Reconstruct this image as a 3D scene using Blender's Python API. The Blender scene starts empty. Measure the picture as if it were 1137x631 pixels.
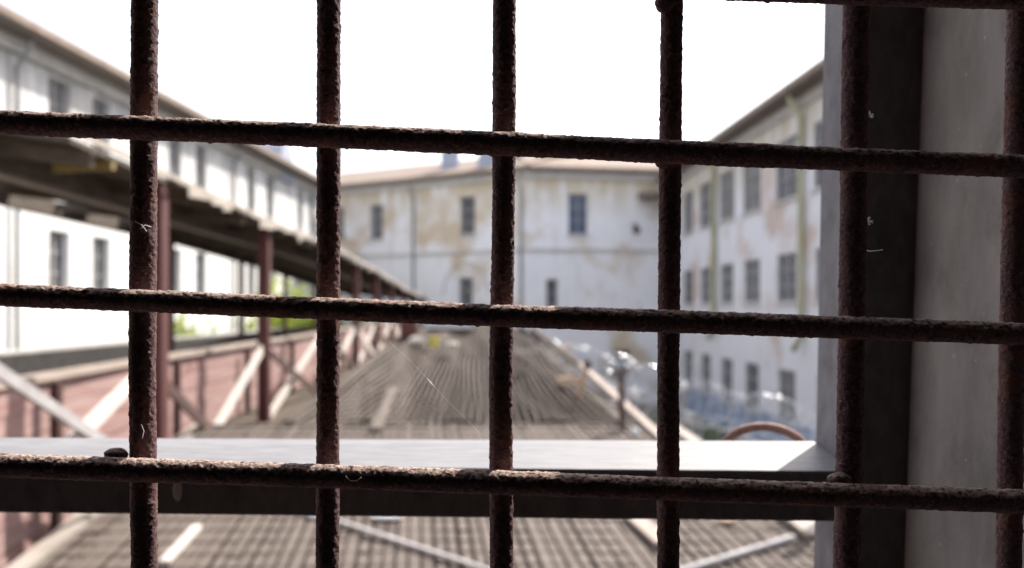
import bpy, math, random
import numpy as np
from mathutils import Vector
random.seed(7)
rng = np.random.default_rng(7)
S = bpy.context.scene
COL = S.collection
F, CX, HY, CZ = 985.0, 568.5, 342.0, 5.0      # focal length in px, principal column, horizon row, eye height


def P(px, py, D):
    """world point seen at photo pixel (px, py) at depth D metres"""
    return Vector(((px - CX) / F * D, D, CZ + (HY - py) / F * D))


def V(x, y, z):
    return Vector((x, y, CZ + z))              # z counted from eye height


# ------------------------------------------------------------------ materials
def new_mat(name):
    m = bpy.data.materials.new(name)
    m.use_nodes = True
    nt = m.node_tree
    b = nt.nodes['Principled BSDF']
    return m, nt, b


def N(nt, t, **kw):
    n = nt.nodes.new(t)
    for k, v in kw.items():
        if k in n.inputs:
            n.inputs[k].default_value = v
        else:
            setattr(n, k, v)
    return n


def pos_scaled(nt, sx, sy, sz):
    g = N(nt, 'ShaderNodeNewGeometry')
    mp = N(nt, 'ShaderNodeMapping')
    mp.inputs['Scale'].default_value = (sx, sy, sz)
    nt.links.new(g.outputs['Position'], mp.inputs['Vector'])
    return mp.outputs['Vector']


def noise(nt, vec, scale, detail=5, rough=.6):
    n = N(nt, 'ShaderNodeTexNoise', Scale=scale, Detail=detail, Roughness=rough)
    nt.links.new(vec, n.inputs['Vector'])
    return n.outputs['Fac']


def ramp(nt, fac, a, b, ca=(0, 0, 0, 1), cb=(1, 1, 1, 1)):
    r = N(nt, 'ShaderNodeValToRGB')
    r.color_ramp.elements[0].position = a
    r.color_ramp.elements[0].color = ca
    r.color_ramp.elements[1].position = b
    r.color_ramp.elements[1].color = cb
    nt.links.new(fac, r.inputs['Fac'])
    return r.outputs['Color']


def mix(nt, fac, a, b, blend='MIX'):
    n = N(nt, 'ShaderNodeMix', data_type='RGBA', blend_type=blend)
    for s, v in ((n.inputs['Factor'], fac), (n.inputs['A'], a), (n.inputs['B'], b)):
        pass
    ins = [i for i in n.inputs if i.type == 'RGBA']
    f = n.inputs[0]
    for s, v in ((f, fac), (ins[0], a), (ins[1], b)):
        if hasattr(v, 'is_linked') or hasattr(v, 'links'):
            nt.links.new(v, s)
        else:
            s.default_value = v if not isinstance(v, tuple) or len(v) == 4 else (*v, 1)
    return [o for o in n.outputs if o.type == 'RGBA'][0]


def mult(nt, a, b):
    n = N(nt, 'ShaderNodeMath', operation='MULTIPLY')
    for i, v in enumerate((a, b)):
        if hasattr(v, 'links'):
            nt.links.new(v, n.inputs[i])
        else:
            n.inputs[i].default_value = v
    return n.outputs[0]


def zramp(nt, z0, z1):
    """0 at height z0, 1 at height z1 (world metres)"""
    g = N(nt, 'ShaderNodeNewGeometry')
    s = N(nt, 'ShaderNodeSeparateXYZ')
    nt.links.new(g.outputs['Position'], s.inputs[0])
    m = N(nt, 'ShaderNodeMapRange')
    m.inputs['From Min'].default_value = z0
    m.inputs['From Max'].default_value = z1
    nt.links.new(s.outputs['Z'], m.inputs['Value'])
    return m.outputs['Result']


def bump(nt, b, fac, strength, dist):
    n = N(nt, 'ShaderNodeBump', Strength=strength, Distance=dist)
    nt.links.new(fac, n.inputs['Height'])
    nt.links.new(n.outputs['Normal'], b.inputs['Normal'])


def plaster(name, base, stain, dirt, stain_cut=.58, top_stain=None, dado=None, patch_scale=.35):
    m, nt, b = new_mat(name)
    p = pos_scaled(nt, 1, 1, 1)
    ps = pos_scaled(nt, 1.6, 1.6, .22)
    big = noise(nt, p, patch_scale, 6, .62)
    fine = noise(nt, p, 3.0, 6, .65)
    streak = noise(nt, ps, 1.3, 5, .6)
    c = mix(nt, mult(nt, ramp(nt, fine, .35, .75), .35), (*base, 1), tuple(x * .82 for x in base))
    c = mix(nt, ramp(nt, big, stain_cut, stain_cut + .1), c, (*stain, 1))
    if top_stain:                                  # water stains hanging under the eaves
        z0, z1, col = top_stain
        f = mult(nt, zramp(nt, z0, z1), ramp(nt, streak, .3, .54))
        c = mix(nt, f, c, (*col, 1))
    c = mix(nt, mult(nt, ramp(nt, streak, .56, .78), .55), c, (*dirt, 1))
    if dado:
        z0, col = dado
        c = mix(nt, zramp(nt, z0 + .06, z0 - .06), c, (*col, 1))
    nt.links.new(c, b.inputs['Base Color'])
    b.inputs['Roughness'].default_value = .92
    bump(nt, b, fine, .35, .02)
    return m


def rough_mat(name, c1, c2, scale=(6, 6, 6), rough=.85, metal=0., nscale=1.0, bstr=.3, bdist=.004, detail=6):
    m, nt, b = new_mat(name)
    p = pos_scaled(nt, *scale)
    f = noise(nt, p, nscale, detail, .65)
    nt.links.new(ramp(nt, f, .32, .7, (*c1, 1), (*c2, 1)), b.inputs['Base Color'])
    b.inputs['Roughness'].default_value = rough
    b.inputs['Metallic'].default_value = metal
    bump(nt, b, f, bstr, bdist)
    return m


def fluff_mat():
    m, nt, b = new_mat('white_fluff')
    b.inputs['Base Color'].default_value = (.88, .88, .88, 1)
    tr = N(nt, 'ShaderNodeBsdfTranslucent', Color=(.9, .9, .9, 1))
    ms = N(nt, 'ShaderNodeMixShader')
    ms.inputs[0].default_value = .6
    nt.links.new(b.outputs[0], ms.inputs[1])
    nt.links.new(tr.outputs[0], ms.inputs[2])
    nt.links.new(ms.outputs[0], nt.nodes['Material Output'].inputs['Surface'])
    return m


def rust_mat():
    m, nt, b = new_mat('crusted_rust')
    p = pos_scaled(nt, 1, 1, 1)
    f1 = noise(nt, p, 420, 5, .7)
    f2 = noise(nt, p, 70, 5, .6)
    f3 = noise(nt, p, 900, 3, .6)
    c = ramp(nt, f1, .3, .72, (.04, .016, .024, 1), (.25, .14, .14, 1))
    c = mix(nt, ramp(nt, f2, .48, .68), c, (.16, .092, .09, 1))
    c = mix(nt, ramp(nt, f3, .6, .72), c, (.4, .31, .28, 1))
    # tan dust and painted-in sunlight on upward faces, broken up by the crust; a few orange runs and dark old-paint patches
    g = N(nt, 'ShaderNodeNewGeometry')
    sp = N(nt, 'ShaderNodeSeparateXYZ')
    nt.links.new(g.outputs['Normal'], sp.inputs[0])
    up = ramp(nt, sp.outputs['Z'], .25, .7)
    c = mix(nt, mult(nt, up, ramp(nt, f1, .38, .55)), c, (.6, .45, .38, 1))
    f4 = noise(nt, p, 38, 4, .6)
    c = mix(nt, mult(nt, ramp(nt, f4, .57, .68), .6), c, (.26, .11, .06, 1))
    c = mix(nt, mult(nt, ramp(nt, f4, .3, .42, (1, 1, 1, 1), (0, 0, 0, 1)), .7), c, (.06, .03, .04, 1))
    nt.links.new(c, b.inputs['Base Color'])
    b.inputs['Roughness'].default_value = .85
    b.inputs['Specular IOR Level'].default_value = .3
    bump(nt, b, f1, 1.0, .0014)
    return m


def leaf_mat(name, c1, c2):
    m, nt, b = new_mat(name)
    oi = N(nt, 'ShaderNodeNewGeometry')
    c = ramp(nt, oi.outputs['Random Per Island'], 0, 1, (*c1, 1), (*c2, 1))
    nt.links.new(c, b.inputs['Base Color'])
    b.inputs['Roughness'].default_value = .55
    tr = N(nt, 'ShaderNodeBsdfTranslucent')
    nt.links.new(c, tr.inputs['Color'])
    ms = N(nt, 'ShaderNodeMixShader')
    ms.inputs[0].default_value = .5
    nt.links.new(b.outputs[0], ms.inputs[1])
    nt.links.new(tr.outputs[0], ms.inputs[2])
    nt.links.new(ms.outputs[0], nt.nodes['Material Output'].inputs['Surface'])
    return m


M = {}
M['rust'] = rust_mat()
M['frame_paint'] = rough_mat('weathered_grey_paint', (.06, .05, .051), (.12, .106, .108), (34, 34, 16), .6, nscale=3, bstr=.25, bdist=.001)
M['frame_paint_lit'] = rough_mat('skylit_jamb_paint', (.17, .165, .185), (.29, .285, .31), (30, 30, 18), .7, nscale=2, bstr=.4, bdist=.001)  # lighter copy of the frame paint, skylight painted in
M['sill_sunlit'] = rough_mat('pale_sunlit_sill', (.2, .195, .205), (.33, .325, .335), (10, 90, 60), .5, nscale=3, bstr=.4, bdist=.001)  # paler than the rail: sunlight on its top is painted in
M['room_plaster'] = rough_mat('grey_room_plaster', (.19, .168, .16), (.34, .312, .3), (7, 7, 3.0), .9, nscale=2.2, bstr=.5, bdist=.004)
M['room_dark'] = rough_mat('dim_room_surface', (.02, .018, .018), (.035, .032, .03), (2, 2, 2), .95)
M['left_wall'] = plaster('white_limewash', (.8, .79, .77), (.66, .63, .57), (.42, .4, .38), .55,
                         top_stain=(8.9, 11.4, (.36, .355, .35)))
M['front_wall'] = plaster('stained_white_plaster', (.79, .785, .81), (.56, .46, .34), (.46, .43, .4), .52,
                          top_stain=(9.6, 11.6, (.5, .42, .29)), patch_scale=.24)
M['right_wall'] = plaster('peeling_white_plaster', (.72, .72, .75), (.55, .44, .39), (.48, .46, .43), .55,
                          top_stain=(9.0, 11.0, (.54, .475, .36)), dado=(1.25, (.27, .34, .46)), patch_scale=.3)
M['trim'] = rough_mat('grey_cornice', (.42, .4, .37), (.58, .56, .53), (2, 2, 4), .9)
M['soffit'] = rough_mat('dark_soffit_boards', (.14, .115, .1), (.22, .185, .16), (2, 2, 2), .9)
M['roof'] = rough_mat('faded_tile_roof', (.2, .15, .115), (.32, .25, .2), (2.5, 2.5, 2.5), .9)
M['zinc'] = rough_mat('blue_grey_sheet', (.28, .31, .38), (.36, .39, .47), (2, 2, 2), .6)
M['pipe_grey'] = rough_mat('grey_pipe', (.2, .2, .2), (.3, .3, .29), (3, 3, 3), .7)
M['pipe_green'] = rough_mat('yellow_green_pipe', (.36, .35, .22), (.48, .46, .3), (3, 3, 1), .7)
M['win_frame'] = rough_mat('grey_window_frame', (.34, .33, .33), (.45, .44, .44), (4, 4, 4), .7)
m, nt, b = new_mat('dim_glass')
b.inputs['Base Color'].default_value = (.055, .06, .068, 1)
b.inputs['Roughness'].default_value = .18
M['glass'] = m
m, nt, b = new_mat('pale_reflecting_glass')
b.inputs['Base Color'].default_value = (.19, .185, .18, 1)  # lighter base colour stands in for reflected light
b.inputs['Roughness'].default_value = .35
M['glass_pale'] = m
m, nt, b = new_mat('grey_blue_glass')
b.inputs['Base Color'].default_value = (.13, .13, .15, 1)
b.inputs['Roughness'].default_value = .25
M['glass_grey'] = m
m, nt, b = new_mat('blue_glass')
b.inputs['Base Color'].default_value = (.08, .11, .18, 1)
b.inputs['Roughness'].default_value = .15
M['glass_blue'] = m
M['old_wood'] = rough_mat('weathered_grey_brown_wood', (.045, .034, .025), (.125, .094, .068), (3, 1.2, 9), .9, nscale=2)
M['red_wood'] = rough_mat('faded_red_boards', (.27, .135, .122), (.42, .305, .28), (4, .5, 9), .85, nscale=2)
M['red_post'] = rough_mat('dark_red_paint', (.06, .016, .015), (.11, .033, .028), (6, 6, 2), .7, nscale=2)
M['dark_post'] = rough_mat('dark_brown_post', (.05, .026, .022), (.1, .05, .042), (6, 6, 2), .8, nscale=2)
M['white_wood'] = rough_mat('pale_planed_wood', (.54, .48, .43), (.7, .64, .58), (4, 4, 4), .8, nscale=2)
M['cap_wood'] = rough_mat('bleached_cap_plank', (.3, .24, .2), (.47, .39, .34), (4, 1, 4), .85, nscale=2)
M['grey_wood'] = rough_mat('silver_grey_wood', (.3, .28, .28), (.42, .4, .4), (5, 2, 5), .8, nscale=2)
M['slat'] = rough_mat('silvered_slats', (.1, .077, .062), (.175, .141, .118), (14, 1.1, 8), .88, nscale=1.4)
M['dark_wire'] = rough_mat('dark_wire', (.06, .048, .04), (.1, .08, .066), (9, 9, 9), .8)
M['net_wire'] = rough_mat('dusty_wire', (.118, .09, .073), (.19, .15, .124), (2, 2, 2), .75, nscale=2)
M['cream_wood'] = rough_mat('cream_timber', (.3, .26, .22), (.44, .39, .34), (3, 1, 3), .85, nscale=2)
M['tan_wood'] = rough_mat('orange_tan_timber', (.36, .25, .17), (.5, .38, .28), (5, 5, 5), .8, nscale=2)
M['yard_wall'] = rough_mat('dark_yard_render', (.1, .085, .073), (.2, .175, .15), (1, 1, 1), .95, nscale=2)  # kept dark as backing behind the net's gaps
M['dark_board'] = rough_mat('shade_dark_boards', (.026, .024, .022), (.06, .055, .05), (2, 2, 3), .9, nscale=2)  # coloured dark because this sunward wall would otherwise look lit
M['ground'] = rough_mat('dry_yard_ground', (.16, .14, .12), (.28, .255, .225), (.6, .6, .6), .95, nscale=2)
M['razor'] = rough_mat('galvanised_wire', (.42, .43, .46), (.6, .61, .64), (20, 20, 20), .32, metal=.85, bstr=0)
M['pipe_rust'] = rough_mat('rusty_rod', (.2, .11, .09), (.36, .22, .19), (90, 90, 90), .75, nscale=2, bdist=.001)
M['yellow'] = rough_mat('yellow_paint', (.5, .42, .05), (.66, .56, .1), (6, 6, 6), .6)
M['ochre'] = rough_mat('dirty_ochre_paint', (.16, .125, .04), (.34, .26, .08), (9, 9, 9), .8, nscale=2)
M['stone'] = rough_mat('pale_stone', (.5, .45, .38), (.68, .63, .56), (9, 9, 9), .9)
M['plastic'] = rough_mat('matte_white', (.5, .5, .49), (.62, .61, .6), (9, 9, 9), .8)  # matte white for paper and for the blobs standing in for glints
M['fluff'] = fluff_mat()
M['stem'] = rough_mat('woody_stem', (.07, .05, .03), (.12, .09, .06), (9, 9, 9), .9)
M['lime_leaf'] = leaf_mat('lime_leaves', (.2, .28, .03), (.4, .44, .06))
M['green_leaf'] = leaf_mat('green_leaves', (.04, .09, .025), (.1, .17, .05))

# ------------------------------------------------------------------ mesh builder
ORIG = {}


class MB:
    def __init__(s):
        s.v, s.f = [], []

    def quad(s, a, b, c, d):
        n = len(s.v)
        s.v += [a, b, c, d]
        s.f.append((n, n + 1, n + 2, n + 3))

    def hexa(s, p):                     # p: 8 points, bottom loop then top loop
        n = len(s.v)
        s.v += [Vector(x) for x in p]
        for q in ((0, 3, 2, 1), (4, 5, 6, 7), (0, 1, 5, 4), (1, 2, 6, 5), (2, 3, 7, 6), (3, 0, 4, 7)):
            s.f.append(tuple(n + i for i in q))
        return s

    def box(s, x0, x1, y0, y1, z0, z1):
        return s.hexa([(x0, y0, z0), (x1, y0, z0), (x1, y1, z0), (x0, y1, z0),
                       (x0, y0, z1), (x1, y0, z1), (x1, y1, z1), (x0, y1, z1)])

    def beam(s, a, b, w, h, up=Vector((0, 0, 1))):
        a, b = Vector(a), Vector(b)
        d = (b - a).normalized()
        r = d.cross(up)
        if r.length < 1e-4:
            r = d.cross(Vector((0, 1, 0)))
        r.normalize()
        u = r.cross(d).normalized()
        r *= w / 2
        u *= h / 2
        return s.hexa([a - r - u, a + r - u, b + r - u, b - r - u, a - r + u, a + r + u, b + r + u, b - r + u])

    def tube(s, pts, rad, seg=6, cap=True):
        pts = [Vector(p) for p in pts]
        rings = []
        prev = None
        for i, p in enumerate(pts):
            d = (pts[min(i + 1, len(pts) - 1)] - pts[max(i - 1, 0)]).normalized()
            if prev is None:
                ref = Vector((0, 0, 1)) if abs(d.z) < .9 else Vector((1, 0, 0))
                r = d.cross(ref).normalized()
            else:
                r = (prev - d * prev.dot(d)).normalized()
            prev = r
            u = d.cross(r)
            rr = rad[i] if isinstance(rad, (list, tuple)) else rad
            n = len(s.v)
            for k in range(seg):
                a = 2 * math.pi * k / seg
                s.v.append(p + r * (rr * math.cos(a)) + u * (rr * math.sin(a)))
            rings.append(n)
        for a, b in zip(rings, rings[1:]):
            for k in range(seg):
                s.f.append((a + k, a + (k + 1) % seg, b + (k + 1) % seg, b + k))
        if cap:
            s.f.append(tuple(rings[0] + k for k in reversed(range(seg))))
            s.f.append(tuple(rings[-1] + k for k in range(seg)))
        return s

    def blob(s, c, rx, ry, rz, jag=.15, nu=14, nv=9):
        n = len(s.v)
        c = Vector(c)
        for i in range(nv + 1):
            th = math.pi * i / nv
            for k in range(nu):
                ph = 2 * math.pi * k / nu
                j = 1 + random.uniform(-jag, jag) * (0 < i < nv)
                s.v.append(c + Vector((rx * math.sin(th) * math.cos(ph) * j, ry * math.sin(th) * math.sin(ph) * j, rz * math.cos(th) * j)))
        for i in range(nv):
            for k in range(nu):
                s.f.append((n + i * nu + k, n + i * nu + (k + 1) % nu, n + (i + 1) * nu + (k + 1) % nu, n + (i + 1) * nu + k))
        return s

    def build(s, name, mat, parent=None, smooth=False, bevel=0):
        vs = np.array([tuple(x) for x in s.v], dtype=float)
        lo, hi = vs.min(0), vs.max(0)
        o0 = np.array([(lo[0] + hi[0]) / 2, (lo[1] + hi[1]) / 2, lo[2]])
        return link_mesh(name, vs - o0, s.f, o0, mat, parent, smooth, bevel)


def link_mesh(name, vs, faces, o0, mat, parent, smooth=False, bevel=0):
    me = bpy.data.meshes.new(name)
    me.from_pydata([tuple(v) for v in vs] if not isinstance(vs, np.ndarray) else vs.tolist(), [], faces if isinstance(faces, list) else faces.tolist())
    me.update()
    if smooth:
        me.polygons.foreach_set('use_smooth', [True] * len(me.polygons))
    me.materials.append(M[mat] if isinstance(mat, str) else mat)
    o = bpy.data.objects.new(name, me)
    COL.objects.link(o)
    o.location = o0
    ORIG[o.name] = np.array(o0, float)
    if parent is not None:
        o.parent = parent
        o.location = np.array(o0) - ORIG[parent.name]
    if bevel:
        md = o.modifiers.new('bevel', 'BEVEL')
        md.width = bevel
        md.segments = 2
    return o


def tag(o, label=None, cat=None, group=None, kind=None):
    for k, v in (('label', label), ('category', cat), ('group', group), ('kind', kind)):
        if v:
            o[k] = v
    return o


def thing(name, loc, label, cat, group=None):
    o = bpy.data.objects.new(name, None)
    o.empty_display_size = .1
    COL.objects.link(o)
    o.location = loc
    ORIG[o.name] = np.array(tuple(loc), float)
    return tag(o, label, cat, group)


# ------------------------------------------------------------------ camera, sun, sky
cam = bpy.data.cameras.new('camera')
co = bpy.data.objects.new('camera', cam)
COL.objects.link(co)
co.location = (0, 0, CZ)
co.rotation_euler = (math.radians(90), 0, 0)
cam.sensor_width = 36
cam.lens = F / 1137 * 36
cam.shift_y = (HY - 315.5) / 1137
cam.clip_start = .02
cam.clip_end = 2000
cam.dof.use_dof = True
cam.dof.focus_distance = .434
cam.dof.aperture_fstop = 7.5
S.camera = co

AZ, EL = math.radians(39), math.radians(43)
sd = Vector((math.sin(AZ) * math.cos(EL), math.cos(AZ) * math.cos(EL), math.sin(EL)))
sun = bpy.data.lights.new('sun', 'SUN')
sun.energy = 4.7
sun.angle = math.radians(.55)
sun.color = (1, .94, .86)
so = bpy.data.objects.new('sun', sun)
COL.objects.link(so)
so.rotation_euler = (-sd).to_track_quat('-Z', 'Y').to_euler()
so.location = (10, 20, 30)

W = bpy.data.worlds.new('World')
S.world = W
W.use_nodes = True
nt = W.node_tree
sky = nt.nodes.new('ShaderNodeTexSky')
sky.sky_type = 'NISHITA'
sky.sun_disc = False
sky.sun_elevation = EL
sky.sun_rotation = AZ
sky.air_density = 1.0
sky.dust_density = 3.0
sky.ozone_density = 1.0
bg = nt.nodes['Background']
bg.inputs['Strength'].default_value = .15
# thin bright high cloud veiling most of the blue
tc = nt.nodes.new('ShaderNodeTexCoord')
cn = N(nt, 'ShaderNodeTexNoise', Scale=2.4, Detail=7, Roughness=.6)
nt.links.new(tc.outputs['Generated'], cn.inputs['Vector'])
cf = ramp(nt, cn.outputs['Fac'], .3, .62, (.15, .15, .15, 1), (.6, .6, .6, 1))
c = mix(nt, cf, sky.outputs['Color'], (8.8, 8.8, 9.2, 1))
nt.links.new(c, bg.inputs['Color'])

S.view_settings.view_transform = 'Standard'
S.view_settings.look = 'None'
S.view_settings.gamma = 1
S.view_settings.use_curve_mapping = False
S.view_settings.exposure = .8
S.cycles.max_bounces = 8
S.cycles.use_denoising = True

# ------------------------------------------------------------------ numpy value noise for the crust on the bars
TAB = rng.random((64, 64, 64))


def vnoise(p):
    i = np.floor(p).astype(int)
    f = p - i
    f = f * f * (3 - 2 * f)
    r = 0
    for dx in (0, 1):
        for dy in (0, 1):
            for dz in (0, 1):
                w = (f[:, 0] if dx else 1 - f[:, 0]) * (f[:, 1] if dy else 1 - f[:, 1]) * (f[:, 2] if dz else 1 - f[:, 2])
                r = r + w * TAB[(i[:, 0] + dx) % 64, (i[:, 1] + dy) % 64, (i[:, 2] + dz) % 64]
    return r


def rusty_bar(name, pts, rad, lo, hi, parent, seed):
    """crusted round bar through pts (world), finely meshed between axis parameters lo..hi metres"""
    rad = rad * .955
    pts = np.array([tuple(p) for p in pts])
    L = np.concatenate([[0], np.cumsum(np.linalg.norm(np.diff(pts, axis=0), axis=1))])
    s = np.concatenate([np.arange(0, lo, .004), np.arange(max(lo, 0), hi, .00042), np.arange(hi, L[-1], .004), [L[-1]]])
    s = np.unique(np.round(s, 6))
    c = np.stack([np.interp(s, L, pts[:, k]) for k in range(3)], 1)
    d = (pts[-1] - pts[0]) / np.linalg.norm(pts[-1] - pts[0])
    r = np.cross(d, [0, 1, 0])
    r /= np.linalg.norm(r)
    u = np.cross(r, d)
    K = 56
    a = np.arange(K) * 2 * math.pi / K
    ring = np.cos(a)[:, None] * r + np.sin(a)[:, None] * u
    base = c[:, None, :] + ring[None] * rad
    q = base.reshape(-1, 3) + seed * 3.7
    n = (.75 * (vnoise(q * 480) - .5) + .75 * (np.maximum(vnoise(q * 750 + 9), .5) - .6) * 1.6
         + .3 * (vnoise(q * 150 + 5) - .5) + .7 * (vnoise(q * 26 + 2) - .5) + .4 * (vnoise(q * 1500) - .5))
    lump = np.maximum(vnoise(q * 360 + 31) - .74, 0) * 4
    rr = rad + (n * .00056 + lump * .0005 * (vnoise(q * 60 + 77) > .5))
    v = c[:, None, :] + ring[None] * rr.reshape(len(s), K, 1)
    v = v.reshape(-1, 3)
    i = np.arange(len(s) - 1)[:, None] * K
    k = np.arange(K)[None]
    k2 = (k + 1) % K
    fc = np.stack([i + k, i + k2, i + K + k2, i + K + k], -1).reshape(-1, 4)
    o0 = pts.mean(0)
    v = v - o0
    me = bpy.data.meshes.new(name)
    me.vertices.add(len(v))
    me.vertices.foreach_set('co', v.ravel())
    me.loops.add(fc.size)
    me.loops.foreach_set('vertex_index', fc.ravel().astype(np.int32))
    me.polygons.add(len(fc))
    me.polygons.foreach_set('loop_start', np.arange(0, fc.size, 4, dtype=np.int32))
    me.update(calc_edges=True)
    me.validate()
    me.polygons.foreach_set('use_smooth', [True] * len(fc))
    me.materials.append(M['rust'])
    o = bpy.data.objects.new(name, me)
    COL.objects.link(o)
    o.parent = parent
    o.location = o0 - ORIG[parent.name]
    return o


# ------------------------------------------------------------------ the room we look out of
RX0, RX1 = -1.5, .363          # sides of the window reveal
WY0, WY1 = .2, .73           # inner and outer face of the thick wall
WZ0, WZ1 = -.95, 1.12          # bottom and top of the opening (from eye height)
wm = MB()
z0, z1 = CZ + WZ0, CZ + WZ1
wm.box(-3.2, RX0, WY0, WY1, 0, 8.5)
# right reveal: leans a little like the photographed one
xa, xb = P(1003, 631, .65).x, P(1026, 0, .65).x
sl = (xb - xa) / ((631 - 0) / F * .65)
xm = (xa + xb) / 2


def rx(z):
    return xm + sl * (z - .0)


wm.hexa([(rx(WZ0), WY0, z0), (2.4, WY0, z0), (2.4, WY1, z0), (rx(WZ0), WY1, z0),
         (rx(WZ1), WY0, z1), (2.4, WY0, z1), (2.4, WY1, z1), (rx(WZ1), WY1, z1)])
wm.box(RX0, 2.4, WY0 + .001, WY1 - .001, 0, z0)
wm.box(RX0, 2.4, WY0 + .001, WY1 - .001, z1, 8.5)
_m, _nt, _b = M['room_plaster'], M['room_plaster'].node_tree, M['room_plaster'].node_tree.nodes['Principled BSDF']
_old = _b.inputs['Base Color'].links[0].from_socket
_p = pos_scaled(_nt, 1, 1, 1)
_c = mix(_nt, mult(_nt, ramp(_nt, noise(_nt, _p, 14, 6, .7), .5, .66), .6), _old, (.14, .125, .118, 1))      # grimy smudges
_c = mix(_nt, ramp(_nt, noise(_nt, _p, 230, 2, .5), .735, .76), _c, (.5, .48, .47, 1))                        # pale chips
_nt.links.new(_c, _b.inputs['Base Color'])
w = wm.build('window_wall', 'room_plaster')
tag(w, 'grey plaster wall with deep window reveal at the right edge of the grate', 'wall')
rm = MB()
rm.box(-3.4, 2.8, -4.2, WY1 - .1, CZ - 1.7, CZ - 1.6)
tag(rm.build('floor', 'room_dark'), kind='structure')
tag(MB().box(-3.4, 2.8, -4.2, WY0, CZ + 1.7, CZ + 1.8).build('ceiling', 'room_dark'), kind='structure')
rm = MB()
rm.box(-3.7, -3.2, -4.2, WY0 + .3, 0, 8.5).box(2.4, 2.9, -4.2, WY0 + .3, 0, 8.5).box(-3.7, 2.9, -4.4, -4.2, 0, 8.5)
tag(rm.build('wall', 'room_dark'), kind='structure')

# window frame behind the grate
fr = thing('window_frame', (-.2, .68, CZ + WZ0), 'grey painted window frame with sunlit sill rail and dark jamb behind the bars', 'window frame')
D1, D2 = .65, .716
b_ = MB()
fl, frt = P(-1300, 509, D1), P(950, 527, D1)
bl, brt = P(-1300, 484, D2), P(906, 494, D2)
dl, dr = P(-1300, 556, D1), P(950, 580, D1)
h1, h2 = fl.z - dl.z, frt.z - dr.z
b_.hexa([dl, dr, (brt.x, D2, brt.z - h2), (bl.x, D2, bl.z - h1), fl, frt, brt, bl])
rail = b_.build('sill_rail', 'frame_paint', fr, bevel=.0015)
ct = MB()
e_ = Vector((0, .0012, .0004))
k_ = Vector((0, 0, .0018))
ct.hexa([fl + e_, frt + e_, brt + Vector((-.0005, .004, .0004)), bl + Vector((0, .004, .0004)), fl + e_ + k_, frt + e_ + k_, brt + Vector((-.0005, .004, .0004)) + k_, bl + Vector((0, .004, .0004)) + k_])
ct.build('sill_lit_top', 'sill_sunlit', rail)  # thin pale layer added so the rail top reads as sunlit
j = MB()
zt, zb = CZ + WZ1, CZ + WZ0


def jx(px_top, px_bot, D, z):
    a, c_ = P(px_top, 0, D), P(px_bot, 631, D)
    t = (z - c_.z) / (a.z - c_.z)
    return c_.x + (a.x - c_.x) * t


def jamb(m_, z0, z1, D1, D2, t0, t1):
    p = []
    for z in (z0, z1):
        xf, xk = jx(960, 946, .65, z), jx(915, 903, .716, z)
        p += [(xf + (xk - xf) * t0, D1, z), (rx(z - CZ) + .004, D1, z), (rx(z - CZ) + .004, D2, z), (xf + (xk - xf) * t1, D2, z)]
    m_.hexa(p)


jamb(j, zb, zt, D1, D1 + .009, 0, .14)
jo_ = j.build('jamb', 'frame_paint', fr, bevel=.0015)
j = MB()
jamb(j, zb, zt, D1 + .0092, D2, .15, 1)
j.build('jamb_lit_side', 'frame_paint_lit', jo_, bevel=.001)  # same jamb, its sky-facing side lightened by colour
MB().box(RX0, RX0 + .06, D1, D2, zb, zt).build('jamb', 'frame_paint', fr, bevel=.0015)
MB().box(RX0 + .06, .235, D1 + .01, D2 - .01, zt - .05, zt).build('head', 'frame_paint', fr, bevel=.0015)
MB().box(RX0 + .06, .225, D1 + .01, D2 - .01, zb, zb + .05).build('bottom_rail', 'frame_paint', fr, bevel=.0015)

# ------------------------------------------------------------------ the rusty grate
DH, DV = .432, .4445
gr = thing('window_grate', (0, .44, CZ + WZ0), 'rusty crusted iron window grate of crossing round bars, sharply in focus', 'grate')
vb = [((160.5, 0), (159.5, 200), (158, 420), (160.5, 631), .0067), ((365, 0), (365, 200), (364.5, 400), (363.5, 631), .0060),
      ((560, 0), (559.5, 200), (556, 420), (557, 631), .0061), ((746, 0), (744, 200), (742, 420), (742, 631), .0058),
      ((951, 0), (948, 200), (945, 420), (940, 631), .0068), ((1133, 0), (1128, 200), (1123, 420), (1120, 631), .0062),
      ((-48, 0), (-47, 300), (-48, 631), .006)]
for i, q in enumerate(vb):
    pts = [P(x, y, DV) for x, y in q[:-1]]
    top, bot = pts[0], pts[-1]
    d0 = (pts[0] - pts[1]).normalized()
    d1 = (pts[-1] - pts[-2]).normalized()
    pts = [top + d0 * ((CZ + WZ1 + .02 - top.z) / d0.z)] + pts + [bot + d1 * ((CZ + WZ0 - .02 - bot.z) / d1.z)]
    l0 = (pts[0] - top).length - .01
    rusty_bar('bar', pts, q[-1], l0, l0 + .31, gr, i + 1)
hb = [((0, 136), (365, 151), (560, 160), (745, 169), (1137, 185), .0060), ((0, 327.5), (365, 343), (560, 351), (745, 357), (1137, 371), .0057),
      ((0, 517), (365, 529), (560, 536), (745, 543), (1137, 557), .0060), ((0, -52), (560, -30), (735, -15), (1137, -2), .0060)]
for i, q in enumerate(hb):
    pts = [P(x, y, DH) for x, y in q[:-1]]
    a, c_ = pts[0], pts[-1]
    d0 = (pts[0] - pts[1]).normalized()
    d1 = (pts[-1] - pts[-2]).normalized()
    xe = rx(c_.z - CZ) + .02
    pts = [a + d0 * ((RX0 - .02 - a.x) / d0.x)] + pts + [c_ + d1 * ((xe - c_.x) / d1.x)]
    l0 = (pts[0] - a).length - .01
    rusty_bar('bar', pts, q[-1], l0, l0 + .53, gr, 20 + i)


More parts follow.
